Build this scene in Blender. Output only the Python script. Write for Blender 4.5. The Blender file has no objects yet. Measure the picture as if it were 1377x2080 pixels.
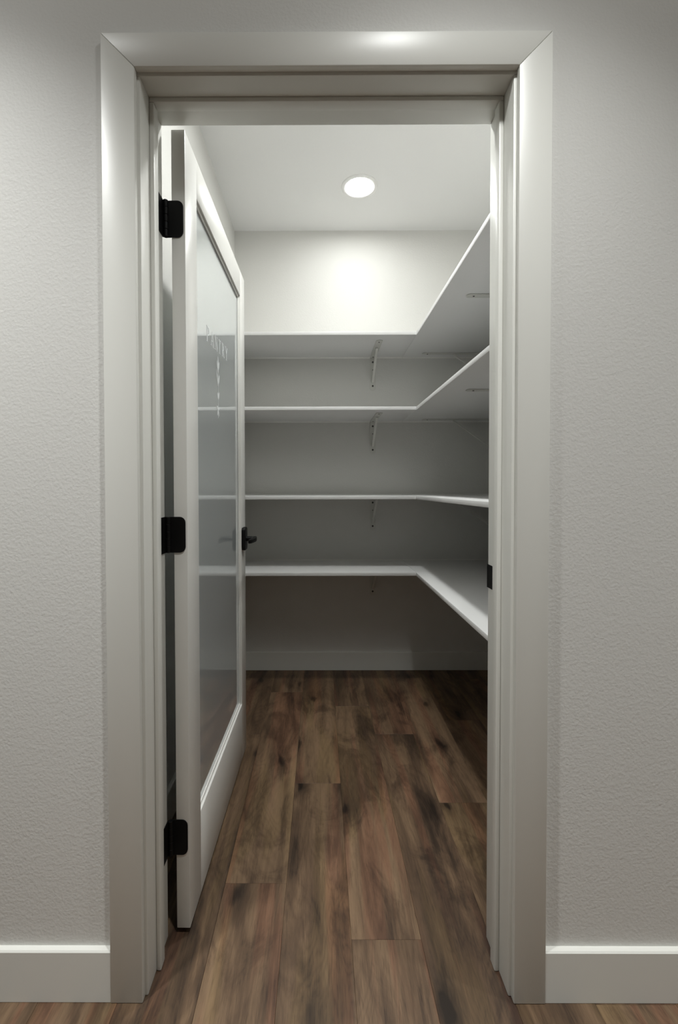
import bpy, bmesh, math, random
from mathutils import Matrix, Vector

S = bpy.context.scene
C = S.collection
PI = math.pi

# ------------------------------------------------------------------ camera
W, H = 1377, 2080
F, CX, CY = 907.9, 647.03, 1008.13
PITCH, ROLL, YAW = 0.0186, -0.0018, 0.0033
HC = 1.1515
cam = bpy.data.cameras.new('camera')
cam.sensor_fit = 'HORIZONTAL'
cam.sensor_width = 36
cam.lens = F / W * 36
cam.shift_x = (W / 2 - CX) / W
cam.shift_y = (CY - H / 2) / W
cam.clip_start = 0.02
camo = bpy.data.objects.new('camera', cam)
C.objects.link(camo)
camo.matrix_world = (Matrix.Translation((0, 0, HC)) @ Matrix.Rotation(YAW, 4, 'Z')
                     @ Matrix.Rotation(PI / 2 - PITCH, 4, 'X') @ Matrix.Rotation(ROLL, 4, 'Z'))
S.camera = camo

# ------------------------------------------------------------------ world and light levels
world = bpy.data.worlds.new('world')
S.world = world
world.use_nodes = True
world.node_tree.nodes['Background'].inputs[0].default_value = (0.5, 0.5, 0.5, 1)
world.node_tree.nodes['Background'].inputs[1].default_value = 0.02
S.view_settings.view_transform = 'Standard'
S.view_settings.look = 'None'
S.view_settings.gamma = 1
S.view_settings.use_curve_mapping = False
S.view_settings.exposure = 0.0
LAMP_COLOR = (0.985, 1.0, 0.985)
PANTRY_LAMP, PANTRY_SPOT = 135.0, 8.0     # lens emission, watts of the reflector beam
END_LAMP = 0.60                            # the pantry's end light is a little weaker than the one inside the door
DOOR_LAMP = 1.80
HALL_LAMP, HALL_SPOT = 74.0, 150.0

# ------------------------------------------------------------------ dimensions
CEIL = 2.7536
YW0, YW1 = 0.992, 1.125            # hall face and pantry face of the front wall
XL, XR, YB = -0.5305, 1.127, 2.8148  # pantry walls
HX0, HX1, HY0 = -2.6, 2.8, -3.4    # hall
JL, JR, JZ = -0.392, 0.4236, 2.0512  # jamb faces
LAMPX = 0.2124

# ------------------------------------------------------------------ materials
def mat(name):
    m = bpy.data.materials.new(name)
    m.use_nodes = True
    nt = m.node_tree
    return m, nt, nt.nodes['Principled BSDF']

def node(nt, t, **kw):
    n = nt.nodes.new(t)
    for k, v in kw.items():
        setattr(n, k, v)
    return n

def paint(name, col, rough=0.5, spec=0.5, bump=None, coat=0.0):
    m, nt, b = mat(name)
    b.inputs['Base Color'].default_value = (*col, 1)
    b.inputs['Roughness'].default_value = rough
    b.inputs['Specular IOR Level'].default_value = spec
    b.inputs['Coat Weight'].default_value = coat
    if bump:
        sc, st, dist = bump
        tc = node(nt, 'ShaderNodeTexCoord')
        n = node(nt, 'ShaderNodeTexNoise')
        n.inputs['Scale'].default_value = sc
        n.inputs['Detail'].default_value = 2.0
        n.inputs['Roughness'].default_value = 0.45
        bp = node(nt, 'ShaderNodeBump')
        bp.inputs['Strength'].default_value = st
        bp.inputs['Distance'].default_value = dist
        nt.links.new(tc.outputs['Object'], n.inputs['Vector'])
        nt.links.new(n.outputs['Fac'], bp.inputs['Height'])
        nt.links.new(bp.outputs['Normal'], b.inputs['Normal'])
    return m

M = {}
M['wall'] = paint('orange_peel_wall_paint', (0.70, 0.695, 0.665), 0.62, 0.35, (170, 0.42, 0.0016))
M['ceiling'] = paint('ceiling_paint', (0.80, 0.80, 0.785), 0.8, 0.2, (140, 0.3, 0.001))
M['trim'] = paint('semi_gloss_trim_paint', (0.76, 0.76, 0.715), 0.36, 0.5, (90, 0.10, 0.0006))
M['door'] = paint('semi_gloss_door_paint', (0.78, 0.775, 0.74), 0.30, 0.5, (50, 0.05, 0.0006))
M['shelf'] = paint('white_melamine', (0.83, 0.83, 0.82), 0.42, 0.4)
M['caulk'] = paint('white_caulk', (0.80, 0.80, 0.76), 0.5, 0.4)
M['bracket'] = paint('white_painted_steel', (0.64, 0.64, 0.60), 0.4, 0.5)
M['screw'] = paint('dark_screw', (0.03, 0.028, 0.025), 0.4, 0.5)
M['black'] = paint('matte_black_metal', (0.003, 0.003, 0.003), 0.5, 0.2)
M['ring'] = paint('lamp_trim_white', (0.82, 0.82, 0.80), 0.4, 0.4)
M['etch'] = paint('white_etched_letter', (0.92, 0.95, 0.95), 0.35, 0.5)
M['subfloor'] = paint('dark_subfloor', (0.07, 0.045, 0.03), 0.8, 0.2)

def lens_mat(name, strength):
    m, nt, b = mat(name)
    b.inputs['Base Color'].default_value = (0.8, 0.8, 0.8, 1)
    b.inputs['Emission Color'].default_value = (*LAMP_COLOR, 1)
    b.inputs['Emission Strength'].default_value = strength
    return m
M['lens_end'] = lens_mat('lit_lens_end', PANTRY_LAMP * END_LAMP)
M['lens_door'] = lens_mat('lit_lens_door', PANTRY_LAMP * DOOR_LAMP)
M['lens_hall'] = lens_mat('lit_lens_hall', HALL_LAMP)

def glass_mat():
    m, nt, b = mat('frosted_glass')
    b.inputs['Base Color'].default_value = (0.84, 0.89, 0.895, 1)
    b.inputs['Roughness'].default_value = 0.55
    b.inputs['Transmission Weight'].default_value = 0.5
    b.inputs['IOR'].default_value = 1.45
    b.inputs['Coat Weight'].default_value = 1.0
    b.inputs['Coat Roughness'].default_value = 0.01
    b.inputs['Coat IOR'].default_value = 2.2
    # second polished face behind the front one: a steady share of mirror reflection
    g = node(nt, 'ShaderNodeBsdfGlossy')
    g.inputs['Color'].default_value = (0.93, 0.97, 0.97, 1)
    g.inputs['Roughness'].default_value = 0.012
    mx = node(nt, 'ShaderNodeMixShader')
    mx.inputs[0].default_value = 0.30
    nt.links.new(b.outputs[0], mx.inputs[1])
    nt.links.new(g.outputs[0], mx.inputs[2])
    nt.links.new(mx.outputs[0], nt.nodes['Material Output'].inputs['Surface'])
    return m
M['glass'] = glass_mat()

def wood_mat():
    m, nt, b = mat('vinyl_oak_plank')
    L = nt.links.new
    def math_(op, a, bb=None, clamp=False):
        n = node(nt, 'ShaderNodeMath', operation=op, use_clamp=clamp)
        for i, v in enumerate((a, bb)):
            if v is None:
                continue
            if isinstance(v, (int, float)):
                n.inputs[i].default_value = v
            else:
                L(v, n.inputs[i])
        return n.outputs[0]
    tc = node(nt, 'ShaderNodeTexCoord')
    oi = node(nt, 'ShaderNodeObjectInfo')
    cmb = node(nt, 'ShaderNodeCombineXYZ')
    L(math_('MULTIPLY', oi.outputs['Random'], 91.7), cmb.inputs[0])
    L(math_('MULTIPLY', oi.outputs['Random'], 57.3), cmb.inputs[1])
    L(math_('MULTIPLY', oi.outputs['Random'], 23.1), cmb.inputs[2])
    add = node(nt, 'ShaderNodeVectorMath', operation='ADD')
    L(tc.outputs['Object'], add.inputs[0]); L(cmb.outputs[0], add.inputs[1])
    base = add.outputs[0]
    def noise(sx, sy, detail, rough=0.5, dist=0.0, src=base):
        mp = node(nt, 'ShaderNodeVectorMath', operation='MULTIPLY')
        mp.inputs[1].default_value = (sx, sy, 1.0)
        L(src, mp.inputs[0])
        n = node(nt, 'ShaderNodeTexNoise')
        n.inputs['Scale'].default_value = 1.0
        n.inputs['Detail'].default_value = detail
        n.inputs['Roughness'].default_value = rough
        n.inputs['Distortion'].default_value = dist
        L(mp.outputs[0], n.inputs['Vector'])
        return n.outputs['Fac']
    def ramp01(v, a, bb):
        n = node(nt, 'ShaderNodeMapRange')
        n.interpolation_type = 'SMOOTHSTEP'
        n.inputs['From Min'].default_value = a
        n.inputs['From Max'].default_value = bb
        L(v, n.inputs['Value'])
        return n.outputs['Result']
    contour = noise(6.5, 1.1, 3.0, 0.55, 0.7)
    rings = math_('PINGPONG', math_('MULTIPLY', contour, 22.0), 0.5)
    rings = math_('POWER', math_('MULTIPLY', rings, 2.0), 2.0)
    cloud = noise(13.0, 1.5, 4.0, 0.55, 0.7)
    smoky = noise(8.0, 3.2, 6.0, 0.62, 1.2)
    streak = noise(70.0, 3.2, 5.0, 0.7, 0.5)
    fine = noise(480.0, 32.0, 2.0, 0.6)
    pores = ramp01(noise(330.0, 24.0, 2.0, 0.5), 0.58, 0.70)
    # knots: small dark eyes with a soft stretched halo
    mp = node(nt, 'ShaderNodeVectorMath', operation='MULTIPLY')
    mp.inputs[1].default_value = (8.0, 3.4, 1.0)
    L(base, mp.inputs[0])
    nz = node(nt, 'ShaderNodeTexNoise'); nz.inputs['Scale'].default_value = 2.2
    nz.inputs['Detail'].default_value = 4.0
    L(mp.outputs[0], nz.inputs['Vector'])
    mixv = node(nt, 'ShaderNodeMixRGB'); mixv.inputs[0].default_value = 0.30
    L(mp.outputs[0], mixv.inputs[1]); L(nz.outputs['Color'], mixv.inputs[2])
    vo = node(nt, 'ShaderNodeTexVoronoi', voronoi_dimensions='2D'); vo.inputs['Scale'].default_value = 0.85
    vo.inputs['Randomness'].default_value = 1.0
    L(mixv.outputs[0], vo.inputs['Vector'])
    keep = math_('GREATER_THAN', node_sep(nt, vo.outputs['Color']), 0.55)
    halo = math_('MULTIPLY', math_('SUBTRACT', 1.0, ramp01(vo.outputs['Distance'], 0.03, 0.26)), keep)
    eye = math_('MULTIPLY', math_('SUBTRACT', 1.0, ramp01(vo.outputs['Distance'], 0.02, 0.085)), keep)
    v = math_('MULTIPLY', cloud, 1.15)
    v = math_('SUBTRACT', v, math_('MULTIPLY', rings, 0.075))
    v = math_('ADD', v, math_('MULTIPLY', streak, 0.34))
    v = math_('ADD', v, math_('MULTIPLY', fine, 0.22))
    v = math_('SUBTRACT', v, math_('MULTIPLY', pores, 0.08))
    v = math_('SUBTRACT', v, math_('MULTIPLY', ramp01(smoky, 0.46, 0.66), 0.22))
    v = math_('SUBTRACT', v, math_('MULTIPLY', halo, 0.20))
    v = math_('SUBTRACT', v, math_('MULTIPLY', eye, 0.30))
    shift = math_('MULTIPLY', math_('SUBTRACT', math_('FRACT', math_('MULTIPLY', oi.outputs['Random'], 7.31)), 0.5), 0.20)
    v = math_('ADD', v, shift)
    v = math_('SUBTRACT', v, 0.24)
    cr = node(nt, 'ShaderNodeValToRGB')
    e = cr.color_ramp.elements
    e[0].position = 0.0; e[0].color = (0.0140, 0.0084, 0.0050, 1)
    e[1].position = 0.95; e[1].color = (0.2520, 0.1620, 0.0957, 1)
    for p, c in ((0.26, (0.0476, 0.0294, 0.0181, 1)), (0.48, (0.0980, 0.0607, 0.0356, 1)), (0.68, (0.1624, 0.1040, 0.0607, 1))):
        k = e.new(p); k.color = c
    L(v, cr.inputs['Fac'])
    # pinkish and olive strips
    mx = node(nt, 'ShaderNodeMixRGB', blend_type='MULTIPLY')
    mx.inputs[2].default_value = (1.06, 0.90, 0.90, 1)
    L(ramp01(noise(17.0, 0.8, 3.0, 0.5, 0.3), 0.50, 0.60), mx.inputs[0])
    L(cr.outputs['Color'], mx.inputs[1])
    my = node(nt, 'ShaderNodeMixRGB', blend_type='MULTIPLY')
    my.inputs[2].default_value = (0.98, 1.0, 0.90, 1)
    L(ramp01(noise(11.0, 1.4, 2.0, 0.5, 0.3), 0.52, 0.62), my.inputs[0])
    L(mx.outputs[0], my.inputs[1])
    L(my.outputs[0], b.inputs['Base Color'])
    b.inputs['Roughness'].default_value = 0.48
    b.inputs['Specular IOR Level'].default_value = 0.35
    bp = node(nt, 'ShaderNodeBump')
    bp.inputs['Strength'].default_value = 0.25
    bp.inputs['Distance'].default_value = 0.0006
    L(streak, bp.inputs['Height'])
    L(bp.outputs['Normal'], b.inputs['Normal'])
    return m

def node_sep(nt, sock):
    n = node(nt, 'ShaderNodeSeparateColor')
    nt.links.new(sock, n.inputs[0])
    return n.outputs[0]
M['wood'] = wood_mat()

# ------------------------------------------------------------------ helpers
def link(name, me, m, parent=None, loc=(0, 0, 0), rot=(0, 0, 0)):
    o = bpy.data.objects.new(name, me)
    C.objects.link(o)
    if m is not None and not me.materials:
        me.materials.append(M[m])
    o.location = loc
    o.rotation_euler = rot
    o.parent = parent
    return o

def finish(bm, name, smooth=False):
    bmesh.ops.recalc_face_normals(bm, faces=bm.faces)
    me = bpy.data.meshes.new(name)
    bm.to_mesh(me); bm.free()
    if smooth:
        for p in me.polygons:
            p.use_smooth = True
        me.set_sharp_from_angle(angle=math.radians(35))
    return me

def bev(bm, w, seg=2, edges=None):
    if w > 0:
        bmesh.ops.bevel(bm, geom=edges or list(bm.edges), offset=w, segments=seg, affect='EDGES', profile=0.5)

def box_me(name, x0, x1, y0, y1, z0, z1, b=0.0, seg=2):
    bm = bmesh.new()
    bmesh.ops.create_cube(bm, size=1)
    for v in bm.verts:
        v.co = Vector(((x0 + x1) / 2 + v.co.x * (x1 - x0), (y0 + y1) / 2 + v.co.y * (y1 - y0), (z0 + z1) / 2 + v.co.z * (z1 - z0)))
    bev(bm, b, seg)
    return finish(bm, name, b > 0)

def box(name, m, x0, x1, y0, y1, z0, z1, b=0.0, parent=None, seg=2):
    return link(name, box_me(name, x0, x1, y0, y1, z0, z1, b, seg), m, parent)

def prism_me(name, pts, axis, a, bb, bevel=0.0, seg=2, smooth=None):
    """extrude a polygon: axis 'y' -> pts are (x,z); axis 'z' -> (x,y); axis 'x' -> (y,z)"""
    bm = bmesh.new()
    def mk(p, h):
        if axis == 'y': return (p[0], h, p[1])
        if axis == 'z': return (p[0], p[1], h)
        return (h, p[0], p[1])
    lo = [bm.verts.new(mk(p, a)) for p in pts]
    hi = [bm.verts.new(mk(p, bb)) for p in pts]
    n = len(pts)
    bm.faces.new(lo); bm.faces.new(hi[::-1])
    for i in range(n):
        bm.faces.new((lo[i], lo[(i + 1) % n], hi[(i + 1) % n], hi[i]))
    bmesh.ops.recalc_face_normals(bm, faces=bm.faces)
    bev(bm, bevel, seg)
    return finish(bm, name, bevel > 0 if smooth is None else smooth)

def prism(name, m, pts, axis, a, bb, bevel=0.0, parent=None, seg=2, smooth=None):
    return link(name, prism_me(name, pts, axis, a, bb, bevel, seg, smooth), m, parent)

def lathe_me(name, prof, n=48):
    bm = bmesh.new()
    rows = []
    for r, z in prof:
        if r < 1e-6:
            rows.append([bm.verts.new((0, 0, z))])
        else:
            rows.append([bm.verts.new((r * math.cos(2 * PI * i / n), r * math.sin(2 * PI * i / n), z)) for i in range(n)])
    for r0, r1 in zip(rows, rows[1:]):
        for i in range(n):
            j = (i + 1) % n
            if len(r0) == 1 and len(r1) == 1: continue
            if len(r0) == 1: bm.faces.new((r0[0], r1[i], r1[j]))
            elif len(r1) == 1: bm.faces.new((r0[i], r1[0], r0[j]))
            else: bm.faces.new((r0[i], r1[i], r1[j], r0[j]))
    return finish(bm, name, True)

def empty(name, loc=(0, 0, 0), rz=0.0, parent=None):
    o = bpy.data.objects.new(name, None)
    C.objects.link(o)
    o.empty_display_size = 0.05
    o.location = loc
    o.rotation_euler = (0, 0, rz)
    o.parent = parent
    return o

def tag(o, label, cat=None, group=None, kind=None):
    o['label'] = label
    if cat: o['category'] = cat
    if group: o['group'] = group
    if kind: o['kind'] = kind
    return o

def struct(o, label, cat):
    return tag(o, label, cat, kind='structure')

# ------------------------------------------------------------------ floor of separate planks
floor = box('floor', 'subfloor', HX0, HX1, HY0, YB, -0.03, -0.0055)
struct(floor, 'brown oak-look plank floor running from hall into pantry', 'floor')
PW, PL = 0.178, 1.22
random.seed(4)
known = {-3: 2.07, -2: 1.281, -1: 1.722, 0: 1.119, 1: 2.07, 2: 1.615}
plank_cache = {}
k0 = math.floor((HX0 - 0.078) / PW); k1 = math.ceil((HX1 - 0.078) / PW)
for k in range(k0, k1):
    x0 = 0.078 + k * PW; x1 = x0 + PW
    x0c, x1c = max(x0, HX0), min(x1, HX1)
    if x1c - x0c < 0.02: continue
    ymax = YB if (x1 > XL - 0.1 and x0 < XR + 0.1) else YW1 - 0.02
    j = known.get(k, random.uniform(0, PL))
    y = j - PL * math.ceil((j - HY0) / PL)
    while y < ymax:
        a, bb = max(y, HY0), min(y + PL, ymax)
        if bb - a > 0.02:
            w, l = x1c - x0c - 0.0003, bb - a - 0.0004
            key = (round(w, 4), round(l, 4))
            if key not in plank_cache:
                bm = bmesh.new()
                bmesh.ops.create_cube(bm, size=1)
                for v in bm.verts:
                    v.co = Vector((v.co.x * w, v.co.y * l, v.co.z * 0.005))
                bev(bm, 0.0005, 1, [e for e in bm.edges if all(v.co.z > 0 for v in e.verts)])
                plank_cache[key] = finish(bm, 'plank')
            link('plank', plank_cache[key], 'wood', floor, ((x0c + x1c) / 2, (a + bb) / 2, -0.0025))
        y += PL

# ------------------------------------------------------------------ walls and ceilings
ceiling = box('ceiling', 'ceiling', HX0 - 0.1, HX1 + 0.1, HY0 - 0.1, YB + 0.1, CEIL, CEIL + 0.1)
struct(ceiling, 'flat white ceiling over pantry and hall', 'ceiling')
RO = 0.019
pts = [(HX0, 0), (JL - RO, 0), (JL - RO, JZ + RO), (JR + RO, JZ + RO), (JR + RO, 0), (HX1, 0), (HX1, CEIL), (HX0, CEIL)]
struct(prism('wall_front', 'wall', pts, 'y', YW0, YW1), 'off-white textured wall around the pantry doorway', 'wall')
struct(box('wall_back', 'wall', XL - 0.1, XR + 0.1, YB, YB + 0.1, 0, CEIL), 'pale pantry end wall behind the shelves', 'wall')
struct(box('wall_left', 'wall', XL - 0.1, XL, YW1, YB, 0, CEIL), 'pale pantry side wall behind the open door', 'wall')
struct(box('wall_right', 'wall', XR, XR + 0.1, YW1, YB, 0, CEIL), 'pale pantry side wall behind the deep shelves', 'wall')
struct(box('wall_rear', 'wall', HX0 - 0.1, HX1 + 0.1, HY0 - 0.1, HY0, 0, CEIL), 'pale hall wall facing the pantry doorway', 'wall')
struct(box('wall_hall_left', 'wall', HX0 - 0.1, HX0, HY0, YW1, 0, CEIL), 'pale hall side wall on the hinge side', 'wall')
struct(box('wall_hall_right', 'wall', HX1, HX1 + 0.1, HY0, YW1, 0, CEIL), 'pale hall side wall on the latch side', 'wall')

# baseboards
BH = 0.1164
def baseboard_x(name, x0, x1, yf, yb, label):
    """runs along x; front face yf, back yb"""
    s = 1 if yf < yb else -1
    p = [(yb, 0.001), (yf, 0.001), (yf, BH - 0.003), (yf + s * 0.003, BH), (yb, BH)]
    struct(prism(name, 'trim', p, 'x', x0, x1), label, 'baseboard')
def baseboard_y(name, y0, y1, xf, xb, label):
    s = 1 if xf < xb else -1
    p = [(xb, 0.001), (xf, 0.001), (xf, BH - 0.003), (xf + s * 0.003, BH), (xb, BH)]
    struct(prism(name, 'trim', p, 'y', y0, y1), label, 'baseboard')
CO_L, CI_L, CI_R, CO_R = -0.4707, -0.3982, 0.4296, 0.5006   # casing edges
CZI, CZO, YC = 2.0582, 2.1303, 0.976
baseboard_x('baseboard_front_left', HX0, CO_L, 0.978, YW0, 'white hall baseboard on the hinge side of the doorway')
baseboard_x('baseboard_front_right', CO_R, HX1, 0.978, YW0, 'white hall baseboard on the latch side of the doorway')
baseboard_x('baseboard_back', XL, XR, YB - 0.014, YB, 'white baseboard along the pantry end wall')
baseboard_y('baseboard_left', YW1, YB - 0.014, XL + 0.014, XL, 'white baseboard behind the open pantry door')
baseboard_y('baseboard_right', YW1, YB - 0.014, XR - 0.014, XR, 'white baseboard under the deep side shelves')

# ------------------------------------------------------------------ door frame: casing, jambs, stops, strike
frame = empty('trim_1', ((JL + JR) / 2, YW0, 0))
struct(frame, 'white painted door casing and stepped jamb around the doorway', 'door frame')
fx, fy = frame.location.x, frame.location.y
def fpart(o):
    o.parent = frame
    o.matrix_parent_inverse = Matrix.Translation((-fx, -fy, 0))
    return o
EB = 0.0022
fpart(prism('casing_leg', 'trim', [(CO_L, 0.0005), (CI_L, 0.0005), (CI_L, CZI), (CO_L, CZO)], 'y', YC, YW0, EB))
fpart(prism('casing_leg', 'trim', [(CI_R, 0.0005), (CO_R, 0.0005), (CO_R, CZO), (CI_R, CZI)], 'y', YC, YW0, EB))
fpart(prism('casing_head', 'trim', [(CI_L, CZI), (CI_R, CZI), (CO_R, CZO), (CO_L, CZO)], 'y', YC, YW0, EB))
SY0, SY1, ST = 1.043, 1.071, 0.0112
jl = fpart(box('jamb', 'trim', JL - 0.018, JL, YW0 - 0.0005, YW1 + 0.0015, 0.0005, JZ, 0.0022))
jr = fpart(box('jamb', 'trim', JR, JR + 0.018, YW0 - 0.0005, YW1 + 0.0015, 0.0005, JZ, 0.0022))
jh = fpart(box('jamb_head', 'trim', JL - 0.018, JR + 0.018, YW0 - 0.0005, YW1 + 0.0015, JZ, JZ + 0.018, 0.0022))
box('stop', 'trim', JL, JL + ST, SY0, SY1, 0.0005, JZ - ST, 0.003, jl)
box('stop', 'trim', JR - ST, JR, SY0, SY1, 0.0005, JZ - ST, 0.003, jr)
box('stop', 'trim', JL, JR, SY0, SY1, JZ - ST, JZ, 0.003, jh)
# strike plate with a curled lip on the latch jamb
sz = HC - 0.222
sp = [(JR + 0.0006, SY1 + 0.003), (JR - 0.0012, SY1 + 0.003), (JR - 0.0012, YW1 - 0.002), (JR - 0.0022, YW1 + 0.002),
      (JR - 0.0010, YW1 + 0.0045), (JR + 0.0030, YW1 + 0.0055), (JR + 0.0030, YW1 + 0.0018), (JR + 0.0006, YW1 - 0.001)]
prism('strike_plate', 'black', sp, 'z', sz - 0.029, sz + 0.029, 0.0, jr)['label'] = 'black metal strike plate'

# ------------------------------------------------------------------ the open glazed door
DB, DT, DW, TH = 0.0154, 2.0481, 0.813, 0.0345
door = empty('door_1', (-0.337, 1.1325, 0), -math.atan2(0.0106, 0.813))
struct(door, 'white open pantry door with tall frosted glass panel', 'door')
G0, G1, GT, GB = 1.2353 - 1.1325, 1.854 - 1.1325, 1.9428, 0.2467
DE = 0.0016
box('stile', 'door', -TH, 0, 0, G0, DB, DT, DE, door)
box('stile', 'door', -TH, 0, G1, DW, DB, DT, DE, door)
box('rail', 'door', -TH, 0, G0, G1, GT, DT, DE, door)
box('rail', 'door', -TH, 0, G0, G1, DB, GB, DE, door)
# glazing beads: small stepped profile round the pane, on both faces
bw = 0.009
GX0, GX1 = -TH + 0.0115, -0.0115
def bead(face):
    if face > 0: xa, xb = GX1, -0.0065
    else: xa, xb = GX0, -TH + 0.0065
    a, b2 = min(xa, xb), max(xa, xb)
    prism('glazing_bead', 'door', [(G0, GB), (G0 + bw, GB + bw), (G0 + bw, GT - bw), (G0, GT)], 'x', a, b2, 0.0012, door)
    prism('glazing_bead', 'door', [(G1, GB), (G1 - bw, GB + bw), (G1 - bw, GT - bw), (G1, GT)], 'x', a, b2, 0.0012, door)
    prism('glazing_bead', 'door', [(G0, GB), (G1, GB), (G1 - bw, GB + bw), (G0 + bw, GB + bw)], 'x', a, b2, 0.0012, door)
    prism('glazing_bead', 'door', [(G0, GT), (G1, GT), (G1 - bw, GT - bw), (G0 + bw, GT - bw)], 'x', a, b2, 0.0012, door)
bead(1); bead(-1)
pane = box('glass_pane', 'glass', GX0, GX1, G0, G1, GB, GT, 0.0, door)
pane['label'] = 'frosted glass pane with etched word and wheat sprig'

# etched lettering, serif capitals drawn as strokes in (u = along door, v = up)
def poly_mesh(name, polys, u0, v0, sc):
    bm = bmesh.new()
    for poly in polys:
        lo = [bm.verts.new((GX1 + 0.0001, u0 + p[0] * sc, v0 + p[1] * sc)) for p in poly]
        hi = [bm.verts.new((GX1 + 0.0006, u0 + p[0] * sc, v0 + p[1] * sc)) for p in poly]
        n = len(poly)
        bm.faces.new(lo); bm.faces.new(hi[::-1])
        for i in range(n):
            bm.faces.new((lo[i], lo[(i + 1) % n], hi[(i + 1) % n], hi[i]))
    return finish(bm, name)
def stroke(a, b2, w):
    dx, dy = b2[0] - a[0], b2[1] - a[1]
    l = math.hypot(dx, dy); nx, ny = -dy / l * w / 2, dx / l * w / 2
    return [(a[0] + nx, a[1] + ny), (b2[0] + nx, b2[1] + ny), (b2[0] - nx, b2[1] - ny), (a[0] - nx, a[1] - ny)]
def serif(x, y, w=0.34):
    return stroke((x - w / 2, y), (x + w / 2, y), 0.045)
def bowl(x, y0, y1, rx):
    cy, ry = (y0 + y1) / 2, (y1 - y0) / 2
    out = []
    n = 12
    for i in range(n):
        t0, t1 = -PI / 2 + PI * i / n, -PI / 2 + PI * (i + 1) / n
        def pt(t, k): return (x + (rx - k * (0.05 + 0.09 * math.cos(t))) * math.cos(t), cy + (ry - k * 0.05) * math.sin(t))
        out.append([pt(t0, 0), pt(t1, 0), pt(t1, 1), pt(t0, 1)])
    return out
TK, TN = 0.14, 0.06
GLY = {
 'P': [stroke((0.18, 0), (0.18, 1), TK), serif(0.18, 0.02), serif(0.12, 0.98, 0.26), stroke((0.18, 0.97), (0.38, 0.97), 0.05), stroke((0.18, 0.48), (0.38, 0.48), 0.05)] + bowl(0.38, 0.455, 0.995, 0.30),
 'A': [stroke((0.10, 0), (0.40, 1), TN), stroke((0.40, 1), (0.72, 0), TK), stroke((0.22, 0.36), (0.60, 0.36), 0.05), serif(0.10, 0.02, 0.26), serif(0.72, 0.02)],
 'N': [stroke((0.14, 0), (0.14, 1), TN), stroke((0.14, 1), (0.70, 0), TK), stroke((0.70, 0), (0.70, 1), TN), serif(0.14, 0.02, 0.28), serif(0.08, 0.98, 0.24), serif(0.70, 0.98, 0.28)],
 'T': [stroke((0.40, 0), (0.40, 1), TK), stroke((0.08, 0.97), (0.72, 0.97), 0.055), serif(0.40, 0.02), stroke((0.09, 0.99), (0.09, 0.80), 0.045), stroke((0.71, 0.99), (0.71, 0.80), 0.045)],
 'R': [stroke((0.18, 0), (0.18, 1), TK), serif(0.18, 0.02), serif(0.12, 0.98, 0.26), stroke((0.18, 0.97), (0.36, 0.97), 0.05), stroke((0.18, 0.50), (0.36, 0.50), 0.05), stroke((0.38, 0.50), (0.72, 0.02), TK)] + bowl(0.36, 0.475, 0.995, 0.28),
 'Y': [stroke((0.12, 1), (0.42, 0.46), TK), stroke((0.70, 1), (0.42, 0.46), TN), stroke((0.42, 0), (0.42, 0.48), TK), serif(0.42, 0.02), serif(0.13, 0.98, 0.28), serif(0.70, 0.98, 0.26)],
}
LH = 0.047
txt = 'PANTRY'
u = 1.370 - 1.1325
du = 0.0505
for i, ch in enumerate(txt):
    vv = HC + 0.450 + 0.017 * i / 5
    link('letter', poly_mesh('letter', GLY[ch], u + i * du, vv, LH), 'etch', pane)
# wheat sprig under the word
def leaf(cx, cy, ang, l, w):
    pts = []
    n = 7
    for i in range(n + 1):
        t = i / n; pts.append((t * l, w * math.sin(PI * t) ** 0.8))
    for i in range(n - 1, 0, -1):
        t = i / n; pts.append((t * l, -w * math.sin(PI * t) ** 0.8))
    ca, sa = math.cos(ang), math.sin(ang)
    return [(cx + x * ca - y * sa, cy + x * sa + y * ca) for x, y in pts]
uc, vb = 1.515 - 1.1325, HC + 0.237
sprig = [stroke((0, 0), (0.002, 0.165), 0.0026)]
for y, s_, l in ((0.105, 1, 0.062), (0.112, -1, 0.040), (0.150, 1, 0.046), (0.160, -1, 0.036), (0.058, 1, 0.030), (0.062, -1, 0.030)):
    sprig.append(leaf(0.001, y, PI / 2 + s_ * 0.42, l, 0.0052))
sprig.append(leaf(0.002, 0.160, PI / 2 + 0.06, 0.050, 0.0055))
for s_ in (-1, 1):      # bow tied round the stem
    sprig.append(leaf(0.0, 0.030, PI / 2 + s_ * 1.25, 0.022, 0.0055))
    sprig.append(leaf(0.0, 0.030, -PI / 2 + s_ * 0.45, 0.026, 0.0026))
link('wheat_sprig', poly_mesh('wheat_sprig', sprig, uc, vb, 1.0), 'etch', pane)

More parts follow.
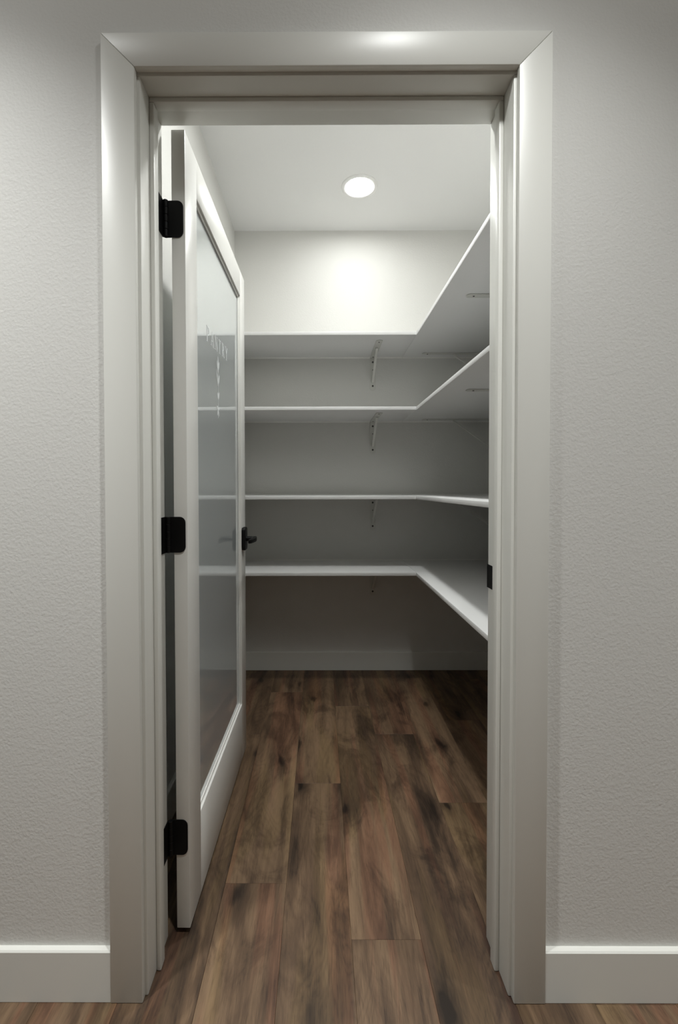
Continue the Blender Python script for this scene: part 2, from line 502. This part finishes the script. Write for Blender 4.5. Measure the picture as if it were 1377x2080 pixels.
# hinges: rounded leaf on the door edge, leaf on the jamb, knuckles
def rounded_right(x0, x1, z0, z1, r):
    p = [(x0, z0), (x1 - r, z0)]
    for i in range(1, 7): t = -PI / 2 + PI / 2 * i / 6; p.append((x1 - r + r * math.cos(t), z0 + r + r * math.sin(t)))
    p.append((x1, z1 - r))
    for i in range(1, 7): t = PI / 2 * i / 6; p.append((x1 - r + r * math.cos(t), z1 - r + r * math.sin(t)))
    p.append((x0, z1))
    return p
HH = 0.0455
pinx, piny = -0.0475, -0.0045
for zc in (HC + 0.674, HC - 0.118, HC - 0.897):
    hg = empty('hinge', (0, 0, zc), 0, door)
    hg['label'] = 'black butt hinge'
    prism('door_leaf', 'black', rounded_right(pinx + 0.002, -0.0045, -HH, HH, 0.015), 'y', -0.0026, -0.0002, 0.0, hg)
    # jamb leaf lies on the jamb face: local frame is turned slightly, close to parallel
    jx = JL - door.location.x
    yy0, yy1 = SY1 + 0.001 - 1.1325, piny + 0.001
    pts = [(-p[0], p[1]) for p in rounded_right(-yy1, -yy0, -HH, HH, 0.012)]
    prism('jamb_leaf', 'black', pts, 'x', jx - 0.0006, jx + 0.0020, 0.0, hg)
    for i in range(5):
        z0 = -HH + i * (2 * HH / 5) + 0.0004; z1 = -HH + (i + 1) * (2 * HH / 5) - 0.0004
        link('knuckle', lathe_me('knuckle', [(0, z0), (0.0058, z0), (0.0062, z0 + 0.0005), (0.0062, z1 - 0.0005), (0.0058, z1), (0, z1)], 20), 'black', hg, (pinx, piny, 0))

# lever handle on the hall face of the door (and its mate on the other face)
def smooth_prism_lever(name, sgn, parent):
    # lever: curved tapering bar in plan (out from the door, then along it towards the hinge)
    prof = [(0.0, 0.051, 0.0085), (-0.018, 0.0535, 0.0095), (-0.045, 0.054, 0.009), (-0.075, 0.0525, 0.0078), (-0.105, 0.049, 0.0058), (-0.116, 0.047, 0.0038)]
    bm = bmesh.new()
    rings = []
    hh = [0.0095, 0.0100, 0.0098, 0.0092, 0.0085, 0.0070]
    prof = [(0.012, 0.050, 0.0080)] + prof; hh = [0.0090] + hh
    for (yv, xo, t), h in zip(prof, hh):
        ring = []
        for k in range(12):
            a = 2 * PI * k / 12
            ca, sa = math.cos(a), math.sin(a)
            ex = math.copysign(abs(ca) ** 0.5, ca) * t
            ez = math.copysign(abs(sa) ** 0.5, sa) * h
            ring.append(bm.verts.new((sgn * (xo + ex), yv, ez)))
        rings.append(ring)
    for r0, r1 in zip(rings, rings[1:]):
        for k in range(12):
            bm.faces.new((r0[k], r0[(k + 1) % 12], r1[(k + 1) % 12], r1[k]))
    bm.faces.new(rings[0]); bm.faces.new(rings[-1][::-1])
    return link(name, finish(bm, name, True), 'black', parent)
hy, hz = DW - 0.060, HC - 0.213
for sgn, x in ((1, 0.0), (-1, -TH)):
    hd = empty('handle', (x, hy, hz), 0, door)
    hd['label'] = 'matte black lever handle with tall rounded rose'
    rose = []
    w, h, r = 0.030, 0.0480, 0.014
    for cx, cz, a0 in ((w - r, h - r, 0), (-w + r, h - r, PI / 2), (-w + r, -h + r, PI), (w - r, -h + r, 1.5 * PI)):
        for i in range(6):
            a = a0 + PI / 2 * i / 5
            rose.append((cx + r * math.cos(a), cz + r * math.sin(a)))
    prism('rose', 'black', rose, 'x', 0.0 if sgn > 0 else -0.015, 0.015 if sgn > 0 else 0.0, 0.003, hd)
    bm = bmesh.new()
    bmesh.ops.create_cone(bm, cap_ends=True, segments=24, radius1=0.0105, radius2=0.0095, depth=0.042,
                          matrix=Matrix.Translation((sgn * 0.031, 0, 0)) @ Matrix.Rotation(sgn * PI / 2, 4, 'Y'))
    link('neck', finish(bm, 'neck', True), 'black', hd)
    smooth_prism_lever('lever', sgn, hd)

# ------------------------------------------------------------------ shelves
XS, YS, ST2 = 0.5169, 2.4006, 0.0182
ZS = [HC + 0.8349, HC + 0.4357, HC - 0.0432, HC - 0.4561]
LV = ['top', 'second', 'third', 'lowest']
for z, nm in zip(ZS, LV):
    o = box('shelf_board', 'shelf', XL + 0.001, XS - 0.0006, YS, YB - 0.001, z - ST2, z, 0.0012)
    tag(o, f'white {nm} shelf board along the pantry end wall', 'shelf', 'white pantry shelf boards')
    o2 = box('shelf_board', 'shelf', XS, XR - 0.001, YW1 + 0.002, YB - 0.001, z - ST2, z, 0.0012)
    tag(o2, f'deep white {nm} shelf board along the pantry side wall', 'shelf', 'white pantry shelf boards')
    for ob, xa, xb in ((o, XL + 0.003, XS - 0.001), (o2, XS + 0.001, XR - 0.003)):
        c = [(YB - 0.0002, z - ST2), (YB - 0.006, z - ST2), (YB - 0.0002, z - ST2 - 0.007)]
        prism('caulk_bead', 'caulk', c, 'x', xa, xb, 0, ob)
        c = [(YB - 0.0002, z), (YB - 0.005, z), (YB - 0.0002, z + 0.005)]
        prism('caulk_bead', 'caulk', c, 'x', xa, xb, 0, ob)

# brackets: local +y points out from the wall along the shelf underside, z is zero at the underside
def bracket(loc, rz, lh, lv, label, wd=0.036):
    t = 0.0028
    r = empty('shelf_bracket', (loc[0], loc[1], loc[2] - 0.0008), rz)
    tag(r, label, 'bracket', 'white steel shelf brackets')
    h = wd / 2
    def arcplate(l):
        p = [(-h, 0.0), (h, 0.0), (h, l - h * 0.8)]
        for i in range(1, 8):
            a = PI * i / 8
            p.append((h * math.cos(a), l - h * 0.8 + h * 0.8 * math.sin(a)))
        p.append((-h, l - h * 0.8))
        return p
    p = arcplate(lv)
    prism('wall_leg', 'bracket', [(a, -b2) for a, b2 in p], 'y', 0.0003, t, 0.0004, r, 1)
    prism('shelf_leg', 'bracket', p if lh == lv else arcplate(lh), 'z', -t, -0.0003, 0.0004, r, 1)
    # brace: a channel strut from the wall leg up to the shelf leg
    a = Vector((0, t, -lv * 0.74)); b2 = Vector((0, lh * 0.62, -t))
    d = (b2 - a).normalized(); n = Vector((0, d.z, -d.y))
    bm = bmesh.new()
    hw, hd_ = 0.0065, 0.009
    prof = [(-hw, 0), (hw, 0), (hw, -hd_), (hw - 0.002, -hd_), (hw - 0.002, -0.002), (-hw + 0.002, -0.002), (-hw + 0.002, -hd_), (-hw, -hd_)]
    rows = []
    for q in (a, b2):
        rows.append([bm.verts.new(q + Vector((px, 0, 0)) + n * (py + hd_)) for px, py in prof])
    m = len(prof)
    for i in range(m):
        bm.faces.new((rows[0][i], rows[0][(i + 1) % m], rows[1][(i + 1) % m], rows[1][i]))
    bm.faces.new(rows[0]); bm.faces.new(rows[1][::-1])
    link('brace', finish(bm, 'brace'), 'bracket', r)
    for zz, rad in ((-0.030, 0.0058), (-0.078, 0.003), (-lv + 0.027, 0.0058)):
        s = lathe_me('screw', [(0, 0.0022), (rad * 0.6, 0.0020), (rad, 0.0006), (rad, 0.0)], 16)
        link('screw', s, 'screw', r, (0, t, zz), (-PI / 2, 0, 0))
    for yy in (0.022, lh - 0.032):
        s = lathe_me('screw', [(0, -0.0022), (0.0026, -0.0020), (0.0045, -0.0006), (0.0045, 0.0)], 16)
        link('screw', s, 'screw', r, (0, yy, -t))
    return r
for z, nm in zip(ZS, LV):
    bracket((0.331, YB, z - ST2), PI, 0.335, 0.205, f'white steel bracket holding the {nm} shelf on the end wall')
    bracket((XR, 2.735, z - ST2), PI / 2, 0.505, 0.30, f'long white bracket under the {nm} side shelf near the corner')
    bracket((XR, 1.915, z - ST2), PI / 2, 0.505, 0.30, f'long white bracket under the middle of the {nm} side shelf')

# ------------------------------------------------------------------ recessed ceiling lights
ring_me = lathe_me('trim_ring', [(0.0705, -0.0005), (0.0735, -0.0035), (0.080, -0.0062), (0.090, -0.0060), (0.0955, -0.0030), (0.0965, 0.0)], 64)
lens_prof = [(0.0, -0.0012), (0.060, -0.0012), (0.0718, -0.0008)]
lens_p = lathe_me('lens', lens_prof, 64)
lens_d = lathe_me('lens_door', lens_prof, 64)
lens_h = lathe_me('lens_hall', lens_prof, 64)
def downlight(x, y, me, m, watts, label, group):
    r = empty('ceiling_light', (x, y, CEIL))
    tag(r, label, 'ceiling light', group)
    link('trim_ring', ring_me, 'ring', r)
    link('lens', me, m, r)
    l = bpy.data.lights.new('beam', 'SPOT')
    l.energy = watts
    l.color = LAMP_COLOR
    l.spot_size = math.radians(110)
    l.spot_blend = 1.0
    l.shadow_soft_size = 0.06
    lo = bpy.data.objects.new('beam', l)
    C.objects.link(lo)
    lo.parent = r
    lo.location = (0, 0, -0.012)
downlight(LAMPX, 2.408, lens_p, 'lens_end', PANTRY_SPOT * END_LAMP, 'lit round recessed light near the pantry end wall', 'recessed pantry lights')
downlight(LAMPX, 1.532, lens_d, 'lens_door', PANTRY_SPOT * DOOR_LAMP, 'lit round recessed light just inside the pantry door', 'recessed pantry lights')
for x, k, lab in ((-1.0, 1.25, 'lit recessed hall light on the hinge side of the doorway'),
                  (0.32, 0.80, 'lit recessed hall light in front of the doorway'),
                  (1.95, 0.95, 'lit recessed hall light on the latch side of the doorway')):
    downlight(x, 0.34, lens_h, 'lens_hall', HALL_SPOT * k, lab, 'recessed hall lights')
